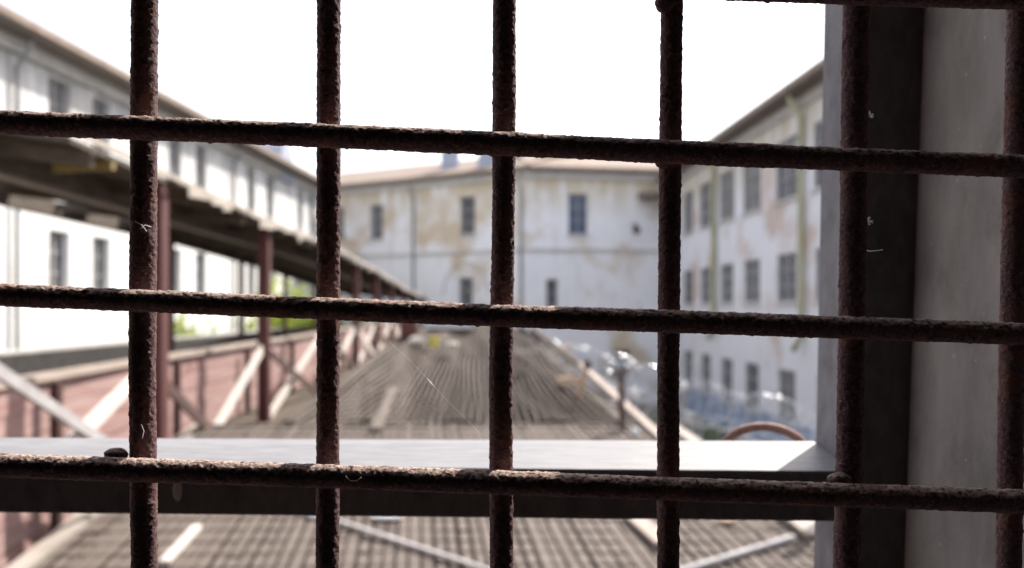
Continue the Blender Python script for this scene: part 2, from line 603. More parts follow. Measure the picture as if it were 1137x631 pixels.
def weld(px, py, D, rx_, rz_, ry_=.004):
    m_ = MB()
    m_.blob(P(px, py, D), rx_, ry_, rz_, .06, 20, 12)
    m_.build('weld_bead', 'rust', gr, smooth=True)


weld(129, 505, .438, .0060, .0034)
weld(932, 534, .438, .0062, .0040)
weld(739, 4, .440, .0052, .005)
weld(557, 168, .4405, .0070, .0042)
weld(742, 180, .4405, .0066, .004)
weld(163, 142, .4405, .0074, .0035)

# fluff and threads caught on the bars
f1 = MB()
c0 = P(961, 247, .446)
for k in range(11):
    a = random.uniform(-1.2, 1.2)
    l = random.uniform(.002, .0042)
    e = c0 + Vector((math.cos(a) * l, random.uniform(-.001, .001), math.sin(a) * l))
    f1.tube([c0, (c0 + e) / 2 + Vector((0, 0, .0003)), e], [.00012, .0004, .00015], 5)
tag(f1.build('seed_tuft', 'fluff'), 'white feathery seed tuft stuck on the bar beside the dark jamb', 'seed tuft')
f2 = MB()
c0 = P(965, 128, .449)
for k in range(9):
    a = random.uniform(0, 6.28)
    l = random.uniform(.001, .0026)
    e = c0 + Vector((math.cos(a) * l, random.uniform(-.001, .001), math.sin(a) * l))
    f2.tube([c0, e], [.0005, .0002], 5)
f2.tube([c0, P(963, 145, .449), P(962, 160, .449)], .00012, 4)
tag(f2.build('lint_tuft', 'fluff'), 'small white lint ball hanging beside the bar above the seed tuft', 'lint')
f3 = MB().tube([P(958, 278, .449), P(968, 279, .449), P(980, 277.5, .449)], [.00025, .00018, .00012], 4)
tag(f3.build('fibre', 'fluff'), 'short straight white fibre sticking out below the seed tuft', 'fibre')
f4 = MB().tube([P(428, 376, .447), P(455, 400, .452), P(477, 423, .457), P(492, 440, .46), P(552, 500, .45)], .000022, 5)
f4.tube([P(474, 420, .4565), P(478, 424.5, .457), P(482, 429, .4575)], [.0001, .0005, .0001], 6)
tag(f4.build('spider_thread', 'fluff'), 'fine glinting spider thread slanting between the bars over the mesh', 'thread')
f5 = MB()
for a, b2, c2 in (((150, 246), (158, 250), (163, 257)), ((156, 254), (161, 250), (168, 252))):
    f5.tube([P(*a, .4370), P(*b2, .4366), P(*c2, .4370)], .0002, 5)
tag(f5.build('web_scrap', 'fluff'), 'tiny knotted web scrap on the left upright bar between its crossings', 'web scrap')
f6 = MB().tube([P(384, 529, .4255), P(389, 534, .4252), P(396, 534, .4252), P(401, 530, .4255)], .00018, 5)
tag(f6.build('hair', 'fluff'), 'small curved pale hair stuck on the lowest crossbar', 'hair')
f7 = MB().tube([P(157, 471, .4375), P(160, 479, .437), P(158, 487, .4375)], .00017, 5)
tag(f7.build('hair', 'fluff'), 'pale curled hair on the left upright bar just above the sill rail', 'hair')

f8 = MB()
f8.blob(P(197, 545, .6475), .0032, .0012, .0075, .12, 10, 8)
tag(f8.build('paint_flake', 'cream_wood', smooth=True), 'small pale paint flake hanging on the dark face of the sill rail', 'flake')

# bent rod loop behind the sill rail
lp = MB()
pp = []
for k in range(25):
    t = math.pi * k / 24
    pp.append(P(851 - 50 * math.cos(t), 505 - 36 * math.sin(t) + 10 * k / 24, .83))
pp = [pp[0] + Vector((-.004, -.025, -.03))] + pp + [pp[-1] + Vector((.006, -.025, -.035))]
lp.tube(pp, .0041, 10)
tag(lp.build('bent_rod', 'pipe_rust', smooth=True), 'rusty bent rod arching up behind the right end of the sill rail', 'rod')


# ------------------------------------------------------------------ buildings
def facade(b, A, B, nrm, zt, openings, depth, wmat, glass='glass', reveal=.24, caps=True):
    """wall of building b from A to B (plan), openings = (u, v, w, h, glassmat) centred, v from eye height"""
    A, B = Vector((A[0], A[1], 0)), Vector((B[0], B[1], 0))
    L = (B - A).length
    t = (B - A) / L
    n = Vector((-t.y, t.x, 0))
    if n.dot(Vector((*nrm, 0))) < 0:
        n = -n

    def pt(u, v, w):
        return A + t * u - n * w + Vector((0, 0, v))
    zt += CZ
    us, vs = {0, L}, {0, zt}
    ops = []
    for o in openings:
        u, v, w_, h_ = o[:4]
        v += CZ
        ops.append((u - w_ / 2, u + w_ / 2, v - h_ / 2, v + h_ / 2, o[4] if len(o) > 4 else glass))
        us |= {ops[-1][0], ops[-1][1]}
        vs |= {ops[-1][2], ops[-1][3]}
    us, vs = sorted(us), sorted(vs)
    m_ = MB()
    for u0, u1 in zip(us, us[1:]):
        for v0, v1 in zip(vs, vs[1:]):
            um, vm = (u0 + u1) / 2, (v0 + v1) / 2
            if any(o[0] < um < o[1] and o[2] < vm < o[3] for o in ops):
                continue
            m_.quad(pt(u0, v0, 0), pt(u1, v0, 0), pt(u1, v1, 0), pt(u0, v1, 0))
    for o in ops:
        a, c_, d, e = o[:4]
        for (p, q) in (((a, d), (c_, d)), ((c_, d), (c_, e)), ((c_, e), (a, e)), ((a, e), (a, d))):
            m_.quad(pt(*p, 0), pt(*q, 0), pt(*q, reveal), pt(*p, reveal))
    m_.quad(pt(0, 0, depth), pt(L, 0, depth), pt(L, zt, depth), pt(0, zt, depth))
    m_.quad(pt(0, 0, 0), pt(0, 0, depth), pt(0, zt, depth), pt(0, zt, 0))
    m_.quad(pt(L, 0, 0), pt(L, 0, depth), pt(L, zt, depth), pt(L, zt, 0))
    m_.build('wall', wmat, b)
    for a, c_, d, e, gm in ops:
        f = MB()
        w0, w1 = reveal - .09, reveal - .01
        th = .07

        def bar(u0, u1, v0, v1, wa=w0, wb=w1):
            f.hexa([pt(u0, v0, wa), pt(u1, v0, wa), pt(u1, v0, wb), pt(u0, v0, wb), pt(u0, v1, wa), pt(u1, v1, wa), pt(u1, v1, wb), pt(u0, v1, wb)])
        bar(a, a + th, d, e)
        bar(c_ - th, c_, d, e)
        bar(a + th, c_ - th, d, d + th)
        bar(a + th, c_ - th, e - th, e)
        um = (a + c_) / 2
        bar(um - .025, um + .025, d + th, e - th, w0 + .01, w1 - .01)
        for kk in (1 / 3, 2 / 3):
            vm = d + (e - d) * kk
            bar(a + th, um - .025, vm - .02, vm + .02, w0 + .015, w1 - .015)
            bar(um + .025, c_ - th, vm - .02, vm + .02, w0 + .015, w1 - .015)
        fo = f.build('window', 'win_frame', b)
        g = MB()
        g.quad(pt(a, d, reveal), pt(c_, d, reveal), pt(c_, e, reveal), pt(a, e, reveal))
        gp = random.choice([gm, gm, gm, 'glass', 'glass_grey', 'glass_pale']) if gm != 'glass_blue' else gm
        g.build('pane', gp, fo)
        sl_ = MB()
        sl_.hexa([pt(a - .08, d - .09, -.07), pt(c_ + .08, d - .09, -.07), pt(c_ + .08, d - .09, -.003), pt(a - .08, d - .09, -.003),
                  pt(a - .08, d - .01, -.07), pt(c_ + .08, d - .01, -.07), pt(c_ + .08, d - .003, -.003), pt(a - .08, d - .003, -.003)])
        sl_.build('sill', 'trim', fo)
    return pt, L


def strip(pt, L, v0, v1, w0, w1, u0=0.0, u1=None):
    u1 = L if u1 is None else u1
    return [pt(u0, v0, w1), pt(u1, v0, w1), pt(u1, v0, w0), pt(u0, v0, w0), pt(u0, v1, w1), pt(u1, v1, w1), pt(u1, v1, w0), pt(u0, v1, w0)]


def roof(b, pt, L, zt, over, half, rise, mat='roof', fascia=.22, u0=-.3, u1=None):
    u1 = L + .3 if u1 is None else u1
    zt += CZ
    m_ = MB()
    prof = [(-over, zt), (-over, zt + fascia), (half, zt + fascia + rise), (2 * half + over, zt + fascia), (2 * half + over, zt)]
    p0 = [pt(u0, z, w_) for w_, z in prof]
    p1 = [pt(u1, z, w_) for w_, z in prof]
    n = len(m_.v)
    m_.v += p0 + p1
    m_.f += [(0, 1, 2, 3, 4), (9, 8, 7, 6, 5)]
    for a in range(5):
        c_ = (a + 1) % 5
        m_.f.append((a, a + 5, c_ + 5, c_))
    r = m_.build('roof', mat, b)
    so_ = MB()
    so_.hexa(strip(pt, L, zt - .05, zt - .004, -over + .04, -.01, u0 + .05, u1 - .05))
    so_.build('soffit', 'soffit', b)
    return r


def downpipe(b, pt, u, v0, v1, mat, r=.055, out=.12, foot=False):
    pts = [pt(u, v1 + CZ, -.5), pt(u, v1 - .25 + CZ, -.45), pt(u, v1 - .7 + CZ, -out), pt(u, v0 + .4 + CZ, -out)]
    pts += [pt(u + .25, v0 + CZ, -out - .15)] if foot else [pt(u, v0 + CZ, -out)]
    MB().tube(pts, r, 8).build('downpipe', mat, b, smooth=True)


# --- left building (sunlit, white)
def LX(D):
    return -13.8 + .053 * D


lb = thing('long_building', (-12.5, 27, 0), 'long sunlit white building on the left with grey cornice and paired windows', 'building')
La, Lb = 6.0, 51.5
lt = math.hypot(1, .053)
ops = []
for D in (9.4, 11.6, 16.9, 19.1, 24.5, 26.75, 31.9, 34.2, 39.8, 42.4, 47.3, 49.5):
    u = (D - La) * lt
    ops += [(u, 5.3, 1.05, 1.95), (u, 1.25, 1.0, 1.75), (u, -2.9, 1.0, 1.6)]
pt, L = facade(lb, (LX(La), La), (LX(Lb), Lb), (1, 0), 6.9, ops, 9, 'left_wall', 'glass_pale')
roof(lb, pt, L, 6.9, .8, 5, 1.7, 'roof', .2)
MB().hexa(strip(pt, L, CZ + 6.45, CZ + 6.84, -.16, -.004)).build('cornice', 'trim', lb)
MB().hexa(strip(pt, L, CZ + 3.05, CZ + 3.2, -.06, -.004)).build('string_course', 'left_wall', lb)
for D in (22.4, 37.4, 12.0):
    downpipe(lb, pt, (D - La) * lt, -5, 6.8, 'pipe_grey')


def dormer(b, c, r, d, ax, mat='zinc'):
    m_ = MB()
    k = 12
    c = Vector(c)
    sx = Vector((ax[1], -ax[0], 0))
    for e in (0, d):
        for i in range(k + 1):
            a = math.pi * i / k
            m_.v.append(c + sx * (r * math.cos(a)) + Vector((0, 0, r * 1.1 * math.sin(a) + .3)) + Vector((*ax, 0)) * e)
        m_.v += [c - sx * r + Vector((*ax, 0)) * e + Vector((0, 0, -.6)), c + sx * r + Vector((*ax, 0)) * e + Vector((0, 0, -.6))]
    q = k + 3
    m_.f.append(tuple(range(q)))
    m_.f.append(tuple(reversed(range(q, 2 * q))))
    for i in range(q):
        m_.f.append((i, (i + 1) % q, q + (i + 1) % q, q + i))
    m_.build('dormer', mat, b)


dormer(lb, (-11.25, 44.5, CZ + 6.95), 1.0, 3, (-1, .05))

# --- front building (in shade, stained)
fb = thing('cranked_building', (-3, 50, 0), 'stained white building across the yard with bent facade, brown roof and chimney', 'building')
q = [(290, 56.5), (462, 50.2), (582, 46.0), (775, 47.6)]
pl = [((x - CX) / F * D, D) for x, D in q]


def on_seg(k, px):
    """distance along facade k at which photo column px meets it"""
    (ax, ay), (bx, by) = pl[k], pl[k + 1]
    s_ = (px - CX) / F
    t = (s_ * ay - ax) / ((bx - ax) - s_ * (by - ay))
    return t * math.hypot(bx - ax, by - ay)


fo = [[(on_seg(0, 418), 5.0, .95, 2.0), (on_seg(0, 375), 5.05, .95, 2.0), (on_seg(0, 418), .9, .95, 1.9)],
      [(on_seg(1, 519), 5.0, 1.0, 2.1), (on_seg(1, 517), .55, .95, 2.2), (on_seg(1, 519), -3, 1.0, 1.6)],
      [(on_seg(2, 642), 4.9, 1.05, 2.15, 'glass_blue'), (on_seg(2, 613), .45, .62, 2.1), (on_seg(2, 690), -3, 1.0, 1.6)]]
for k in range(3):
    pt, L = facade(fb, pl[k], pl[k + 1], (0, -1), 7.15, fo[k], 10, 'front_wall')
    e0, e1 = (-.2, L + .22) if k == 0 else ((-.22, L + .2) if k == 1 else (.25, L + .2))
    roof(fb, pt, L, 7.15 + .002 * k, .45, 5, 1.75, 'roof', .18, e0, e1)
    MB().hexa(strip(pt, L, CZ + 6.75, CZ + 7.08, -.14 - .003 * k, -.004, .0, L)).build('cornice', 'trim', fb)
    MB().hexa(strip(pt, L, CZ + 2.95, CZ + 3.1, -.07 - .003 * k, -.004, .0, L)).build('string_course', 'trim', fb)
    if k < 2:
        downpipe(fb, pt, L - .12, -5, 6.9, 'pipe_grey', .065)
    if k == 1:
        ch = pt(on_seg(1, 481), CZ + 7.4, 2.0)
        MB().box(ch.x - .8, ch.x + .2, ch.y - .4, ch.y + .5, CZ + 7.2, CZ + 9.75).box(ch.x - .9, ch.x + .3, ch.y - .5, ch.y + .6, CZ + 9.55, CZ + 9.7).build('chimney', 'zinc', fb)
        dm = pt(on_seg(1, 535), CZ + 7.65, .6)
        dormer(fb, dm, .62, 2.5, (.2, .98))
    if k == 2:
        # faint blind arch and a wall lamp near the corner
        u0 = on_seg(2, 706)
        MB().tube([pt(u0 - .2, CZ + 4.35, -.02), pt(u0 - .2, CZ + 4.4, -.7), pt(u0 - .2, CZ + 4.2, -.75)], .05, 6).blob(pt(u0 - .2, CZ + 4.05, -.75), .2, .2, .22, .02).build('wall_lamp', 'dark_post', fb)
        MB().hexa(strip(pt, L, CZ + 5.75, CZ + 6.05, -.8, -.005, on_seg(2, 708), on_seg(2, 738))).build('hood', 'soffit', fb)
    if k == 1:
        u0 = on_seg(1, 517)
        MB().tube([pt(u0 + 1.55 * math.cos(a), CZ + .75 + 1.7 * math.sin(a), -.01) for a in [math.pi * i / 18 for i in range(19)]], .05, 6).build('arch_moulding', 'trim', fb)


# --- right building (in shade)
def RXX(D):
    return 10.5 - .044 * D


rb = thing('shaded_building', (9.5, 28, 0), 'shaded white building on the right with rows of windows and yellow green downpipes', 'building')
Ra, Rb = 9.0, 50.5
rt = math.hypot(1, .044)
ops = []
for D in (13.0, 16.3, 19.6, 22.9, 26.3, 29.7, 33.4, 36.7, 40.0, 43.3, 46.8):
    u = (D - Ra) * rt
    big_ = D > 28
    ops += [(u, 4.65, 2.15, 2.05), (u, 1.0, 1.85, 1.65), (u, -2.95, 1.6, 1.75)]
pt, L = facade(rb, (RXX(Ra), Ra), (RXX(Rb), Rb), (-1, 0), 6.78, ops, 10, 'right_wall', 'glass_grey', reveal=.13)
roof(rb, pt, L, 6.78, .75, 5, 1.7, 'roof', .2)
MB().hexa(strip(pt, L, CZ + 6.35, CZ + 6.72, -.12, -.004)).build('cornice', 'trim', rb)
for D in (17.9, 28.0, 38.2):
    downpipe(rb, pt, (D - Ra) * rt, -1.35, 6.7, 'pipe_green', (.1 if D < 30 else .12), .16, foot=True)

# ------------------------------------------------------------------ ground and yard walls
gm = MB()
gm.quad(Vector((-900, -900, 0)), Vector((900, -900, 0)), Vector((900, 1200, 0)), Vector((-900, 1200, 0)))
tag(gm.build('ground', 'ground'), kind='structure')


M['yard_floor'] = rough_mat('dark_yard_shade', (.035, .032, .03), (.075, .068, .062), (.8, .8, .8), .95, nscale=2)  # near-black colour stands in for shade under deck and net
yf = MB()
yf.box(-5.3, 2.1, 1.2, 30, -.1, .03)  # dark slab added where the yard lies in shade
tag(yf.build('yard_shade_slab', 'yard_floor'), kind='structure')


def ZP(D):                     # the sloping plane of deck and net, from eye height
    return -2.3 + .124 * D


def on_plane(px, py):
    D = 2.3 / ((py - HY) / F + .124)
    return Vector(((px - CX) / F * D, D, CZ + ZP(D)))


def DL(D):
    return -2.95 - .03 * (D - 5)


def DR(D):
    return 2.12 - .19 * (D - 5.8)


DE = 8.9
for nm, xs, lab in (('yard_wall', (lambda D: DL(D) + .1), 'rough rendered yard wall under the left edge of the slatted deck'),
                    ('yard_wall', (lambda D: DR(D) - .12), 'rough rendered yard wall under the right edge of the slatted deck')):
    m_ = MB()
    p = []
    for zz in (0, 1):
        for (xo, D) in ((-.1, 1.6), (.1, 1.6), (.1, DE), (-.1, DE)):
            p.append((xs(D) + xo, D, 0 if zz == 0 else CZ + ZP(D) - .09))
    m_.hexa(p)
    tag(m_.build(nm, 'yard_wall'), lab, 'wall')
m_ = MB().box(-3.4, 1.4, DE + .01, DE + .2, 0, CZ + ZP(DE) - .1)
tag(m_.build('yard_wall', 'yard_wall'), 'cross wall under the joint between slatted deck and far wire net', 'wall')
m_ = MB().box(-1.8, .42, 15.75, 15.95, 0, CZ + ZP(15.4) - .04)  # wall added as a dark backing seen through the netting
tag(m_.build('yard_wall', 'yard_wall'), 'dark backdrop wall added under the far end of the wire net', 'wall')
m_ = MB()
p = []
for z in (0, CZ - .86):
    p += [(-9.5, 8, z), (-9.2, 8, z), (-8.7, 46, z), (-9.0, 46, z)]
m_.hexa(p)
yw = tag(m_.build('boarded_wall', 'dark_board'), 'dark boarded yard wall with pale coping behind the red fence', 'wall')
m_ = MB()
p = []
for z in (CZ - .855, CZ - .8):
    p += [(-9.58, 8, z), (-9.3, 8, z), (-8.8, 46, z), (-9.08, 46, z)]
m_.hexa(p)
m_.build('coping', 'trim', yw)

# ------------------------------------------------------------------ slatted deck
dk = thing('slatted_deck', (-.6, 6, CZ - 1.7), 'grey slatted roof deck with dark cross wires just outside the window', 'deck')
sm = MB()
y0 = 1.6
ns = 62
for i in range(ns):
    f = (i + .5) / ns
    y = y0
    w_ = .0545 * random.uniform(.88, 1.08)
    while y < DE - .02:
        y2 = min(DE + random.uniform(-.03, .02), y + random.uniform(1.6, 3.6))
        dz = random.uniform(-.006, .006)
        j0, j1 = random.uniform(-.006, .006), random.uniform(-.006, .006)
        a = Vector((DL(y) + (DR(y) - DL(y)) * f + j0, y, CZ + ZP(y) + dz))
        c_ = Vector((DL(y2) + (DR(y2) - DL(y2)) * f + j1, y2, CZ + ZP(y2) + dz))
        ww = 1.06 * w_ * (DR(y) - DL(y)) / 4.9
        if random.random() > .0:
            sm.beam(a, c_, ww, .02)
        y = y2 + random.uniform(.004, .03)
sm.build('slats', 'slat', dk)
cw = MB()
y = 1.7
while y < DE:
    pts = []
    for i in range(13):
        f = i / 12
        yy = y + .025 * math.sin(f * 7 + y * 3) + .04 * (f - .5)
        pts.append(Vector((DL(yy) + (DR(yy) - DL(yy)) * f, yy, CZ + ZP(yy) + .014)))
    cw.tube(pts, .0045, 5)
    y += .2 + random.uniform(-.01, .01)
cw.build('cross_wires', 'dark_wire', dk)
for fn, mat, off in ((DL, 'cream_wood', -.07), (DR, 'cream_wood', .05)):
    MB().beam((fn(1.6) + off, 1.6, CZ + ZP(1.6) + .01), (fn(DE) + off, DE, CZ + ZP(DE) + .01), .11, .07).build('edge_board', mat, dk)
MB().beam((DL(DE), DE + .06, CZ + ZP(DE) - .02), (DR(DE), DE + .06, CZ + ZP(DE) - .02), .07, .08).build('end_board', 'slat', dk)
jo = MB()
for D in (2.2, 4.0, 5.8, 7.6):
    jo.beam((DL(D) - .05, D, CZ + ZP(D) - .06), (DR(D), D, CZ + ZP(D) - .06), .08, .09)
jo.build('joists', 'dark_post', dk)

# things lying on the deck


def lath(a, b, w_, h_, mat, name, label, cat):
    A, B = on_plane(*a), on_plane(*b)
    up = Vector((0, 0, .03 + h_ / 2))
    tag(MB().beam(A + up, B + up, w_, h_).build(name, mat, bevel=.003), label, cat)


lath((330, 570), (560, 646), .038, .02, 'grey_wood', 'lath', 'long pale lath lying aslant on the deck left of the middle bar', 'lath')
lath((745, 645), (881, 603), .045, .025, 'grey_wood', 'rounded_lath', 'pale stick slanting up to a round end on the right of the deck', 'stick')
lath((182, 633), (219, 592), .065, .03, 'white_wood', 'wood_offcut', 'short cream offcut of wood near the left upright bar on the deck', 'offcut')
for (px, py, r, nm, lab, mat, cat) in ((430, 580, .11, 'paper_scrap', 'long white paper scrap on the deck near the sill rail', 'plastic', 'paper'),
                                  (352, 579, .07, 'paper_scrap', 'small white paper scrap behind the second upright bar on the deck', 'plastic', 'paper'),
                                  (806, 584, .08, 'leaf', 'tan dry leaf lying on the right half of the deck', 'tan_wood', 'leaf')):
    c_ = on_plane(px, py) + Vector((0, 0, .035))
    m_ = MB()
    m_.blob(c_, r, r * .45, .018, .18, 12, 7)
    tag(m_.build(nm, mat), lab, cat)
# flat cream patches on the deck's right side
for (a, b2, nm, lab) in (((700, 577), (738, 612), 'cream_patch', 'cream patch lying on the deck below the fourth upright bar'),
                         ((868, 572), (905, 602), 'cream_patch', 'flat cream patch at the right edge of the deck beside the jamb')):
    A, B = on_plane(*a), on_plane(*b2)
    tag(MB().beam(A + Vector((0, 0, .05)), B + Vector((0, 0, .05)), .13, .025).build(nm, 'cap_wood'), lab, 'board')

# ------------------------------------------------------------------ far wire net
nw = thing('wire_net', (-.5, 11, CZ - 1.2), 'dusty sagging wire net stretched over the yard beyond the slatted deck', 'net')
N0, N1 = DE + .25, 15.4


def NL(D):
    return -2.25 + .085 * (D - N0)


def NR(D):
    return 1.32 - .17 * (D - N0)


def nz(f, D):
    t = (D - N0) / (N1 - N0)
    sag = -.16 * math.sin(math.pi * min(1, max(0, t))) * math.sin(math.pi * f) ** .5 - .03
    fold = .05 * math.sin(f * 9 + D * .9) * t + .035 * math.sin(f * 23 + D * 1.7)
    ridge = .17 * math.exp(-((f - .62) / .18) ** 2) * math.exp(-((t - .55) / .25) ** 2)
    return CZ + ZP(D) + sag + fold + ridge


for fn, off, lab in ((NL, -.08, 'dark backdrop wall added under the left edge of the wire net'), (NR, .02, 'dark backdrop wall added under the right edge of the wire net')):
    m_ = MB()
    m_.hexa([(fn(D) + off + e, D, z if z == 0 else CZ + ZP(D) - .16) for z in (0, 1) for e, D in ((-.07, DE + .22), (.07, DE + .22), (.07, 15.74), (-.07, 15.74))])
    tag(m_.build('yard_wall', 'yard_wall'), lab, 'wall')  # side walls added to keep the net's gaps dark
nm_ = MB()
NW = 42
for i in range(NW):
    f = i / (NW - 1)
    pts = []
    for k in range(26):
        D = N0 + (N1 - N0) * k / 25
        x = NL(D) + (NR(D) - NL(D)) * f + .012 * math.sin(D * 2.3 + i)
        pts.append(Vector((x, D, nz(f, D))))
    nm_.tube(pts, .015 * random.uniform(.8, 1.15), 5)
D = N0
while D < N1:
    pts = [Vector((NL(D) + (NR(D) - NL(D)) * k / 30, D + .04 * math.sin(k * .5 + D), nz(k / 30, D) + .016)) for k in range(31)]
    nm_.tube(pts, .006, 4)
    D += .24
nm_.build('netting', 'net_wire', nw)
MB().beam((NR(N0) + .1, N0 - .9, CZ + ZP(N0 - .9) + .03), (NR(12) + .1, 12, CZ + ZP(12) + .03), .08, .06).build('edge_beam', 'cap_wood', nw)
MB().beam((NR(12) + .1, 12.01, CZ + ZP(12) + .02), (NR(N1) + .1, N1, CZ + ZP(N1) + .02), .08, .07).build('edge_beam', 'old_wood', nw)
MB().beam((NL(N0) - .06, N0, CZ + ZP(N0) - .04), (NL(N1) - .06, N1, CZ + ZP(N1) - .04), .1, .09).build('edge_beam', 'old_wood', nw)
MB().beam((NL(N1), N1 + .05, CZ + ZP(N1) - .02), (NR(N1), N1 + .05, CZ + ZP(N1) - .02), .1, .1).build('end_beam', 'old_wood', nw)
MB().beam(on_plane(417, 481) + Vector((0, 0, .03)), on_plane(437, 427) + Vector((0, 0, -.05)), .11, .04).build('batten', 'slat', nw)
for X_, D_ in ((NL(12), 12), (NR(12), 12), (NL(N1), N1), (NR(N1), N1)):
    MB().box(X_ - .06, X_ + .06, D_ - .06, D_ + .06, 0, CZ + ZP(D_) - .08).build('prop', 'dark_post', nw)

# clutter standing at the far end of the net
c_ = on_plane(482, 384)
m_ = MB()
m_.tube([c_ + Vector((0, 0, -.02)), c_ + Vector((0, 0, .14))], [.06, .085], 14)
tag(m_.build('pail', 'yellow'), 'small yellow pail standing at the far end of the net', 'pail')
for px, py, s_, lab in ((463, 382, .13, 'pale stone lump left of the yellow pail'), (502, 387, .1, 'flat pale stone right of the yellow pail')):
    tag(MB().blob(on_plane(px, py) + Vector((0, 0, .05)), s_, s_ * .7, s_ * .55, .12).build('stone', 'stone'), lab, 'stone')
c_ = on_plane(455, 379)
m_ = MB()
m_.tube([c_ + Vector((-.05, .3, 0)), c_ + Vector((-.05, .3, .13)), c_ + Vector((-.05, .3, .26)), c_ + Vector((-.05, .3, .4))], [.14, .155, .155, .14], 16)
tag(m_.build('drum', 'red_post'), 'dark red drum standing behind the pale stone at the net end', 'drum')

# right side: iron post, timber brackets, razor wire
m_ = MB()
pb = V(1.09, 8.75, ZP(8.75))
m_.beam(pb, pb + Vector((-.02, 0, .60)), .055, .055).beam(pb + Vector((-.12, 0, .56)), pb + Vector((.06, 0, .62)), .05, .03)
tag(m_.build('iron_post', 'dark_post'), 'short dark iron post at the right edge of the net', 'post')


def bracket(px, py, k, label, arm):
    """triangular timber bracket: arm, two struts meeting at its foot on the net edge, dark cap block"""
    c_ = on_plane(px, py)
    D = c_.y
    b = thing('timber_bracket', c_, label, 'bracket', 'timber brackets along the net edge')

    def q(dx, dy, dd=0.0):
        return P(px + dx * k, py + dy * k, D) + Vector((0, dd, 0))
    MB().beam(q(-28, -27), q(3, -29), .12 * k, .1 * k).build('arm', arm, b)
    MB().beam(q(-29, -22, .04), q(1, -1, .04), .06 * k, .05 * k).build('strut', 'dark_post', b)
    MB().beam(q(0, 0, .09), q(13, -40, .09), .08 * k, .08 * k).build('strut', arm, b)
    MB().beam(q(10, -48, .07), q(19, -50, .07), .1 * k, .14 * k).build('cap_block', 'dark_post', b)
    return b


bracket(641, 445, .8, 'pale orange tan timber bracket with dark cap rising over the net, the nearer one', 'tan_wood')
tag(MB().beam(P(604, 398, 14.5), P(634, 384, 14.7), .09, .05).build('broken_plank', 'tan_wood'), 'broken brown plank caught between the two timber brackets', 'plank')
bracket(588, 408, .6, 'small yellowish timber bracket at the far right corner of the net', 'cream_wood')


def razor(path, rad, pitch, label, seed):
    random.seed(seed)
    pts = [Vector(p) for p in path]
    L = [0]
    for a, c_ in zip(pts, pts[1:]):
        L.append(L[-1] + (c_ - a).length)
    n = int(L[-1] / pitch * 18)
    out = []
    for i in range(n):
        s_ = L[-1] * i / n
        k = max(0, min(len(pts) - 2, next((j_ for j_ in range(len(L) - 1) if L[j_ + 1] >= s_), len(L) - 2)))
        t = (s_ - L[k]) / (L[k + 1] - L[k])
        c_ = pts[k].lerp(pts[k + 1], t)
        d = (pts[k + 1] - pts[k]).normalized()
        r = d.cross(Vector((0, 0, 1))).normalized()
        u = r.cross(d)
        a = 2 * math.pi * s_ / pitch
        rr = rad * (1 + .15 * math.sin(s_ * 3.1 + seed))
        out.append(c_ + r * rr * math.cos(a) + u * rr * math.sin(a) + d * .1 * math.sin(a * .5))
    m_ = MB().tube(out, .0036, 5)
    for i in range(2, n - 1, 2):                # barbs
        p = out[i]
        d = (out[i + 1] - out[i - 1]).normalized()
        e = Vector((random.uniform(-1, 1), random.uniform(-1, 1), random.uniform(-1, 1))).cross(d).normalized() * .02
        m_.quad(p - d * .022 + e, p + e * .2, p + d * .022 + e, p + e * .5)
        m_.quad(p - d * .022 - e, p - e * .5, p + d * .022 - e, p - e * .2)
    return tag(m_.build('razor_wire', 'razor'), label, 'razor wire', 'coils of razor wire on the right side')


razor([P(925, 500, 6.2), P(850, 468, 8.0), P(756, 442, 10.4), P(690, 412, 13.5), P(632, 395, 17)], .22, .3, 'glinting razor wire coil running beside the net on the right, the upper one', 3)
razor([P(900, 520, 6.6), P(800, 490, 8.6), P(745, 468, 10), P(700, 440, 12), P(650, 410, 15.5)], .2, .42, 'looser razor wire coil hanging below the upper coil on the right', 8)
m_ = MB()
razor([P(715, 428, 12), P(660, 404, 15), P(612, 388, 18.5), P(590, 380, 21)], .19, .34, 'tangled razor wire coil at the far right corner of the net near the building', 5)
for (px, py, D) in ((925, 535, 6.3), (757, 478, 10.2), (668, 428, 14.6)):
    m_ = MB()
    t_ = P(px, py, D)
    m_.beam((t_.x, t_.y, 0), (t_.x, t_.y, t_.z + .45), .06, .06)
    tag(m_.build('wire_post', 'pipe_grey'), {925: 'grey wire post closest to the jamb carrying razor wire', 757: 'grey wire post behind the fourth upright bar carrying razor wire',
                                             668: 'grey wire post farthest along carrying razor wire'}[px], 'post', 'posts carrying the razor wire')
for px, py, D, r, lab in ((630, 403, 13.2, .07, 'round white blob standing in for a glint above the orange tan bracket'), (704, 437, 9.2, .055, 'cream blob standing in for a glint right of the short iron post top'),
                          (705, 481, 8.6, .05, 'white blob standing in for a glint low beside the short iron post'), (758, 430, 10.3, .06, 'pale blob standing in for a glint in razor wire by the fourth upright bar')):
    tag(MB().blob(P(px, py, D), r, r, r * 1.1, .15).build('glint_blob', 'plastic'), lab, 'scrap')  # pale blobs added in place of glints around the wire


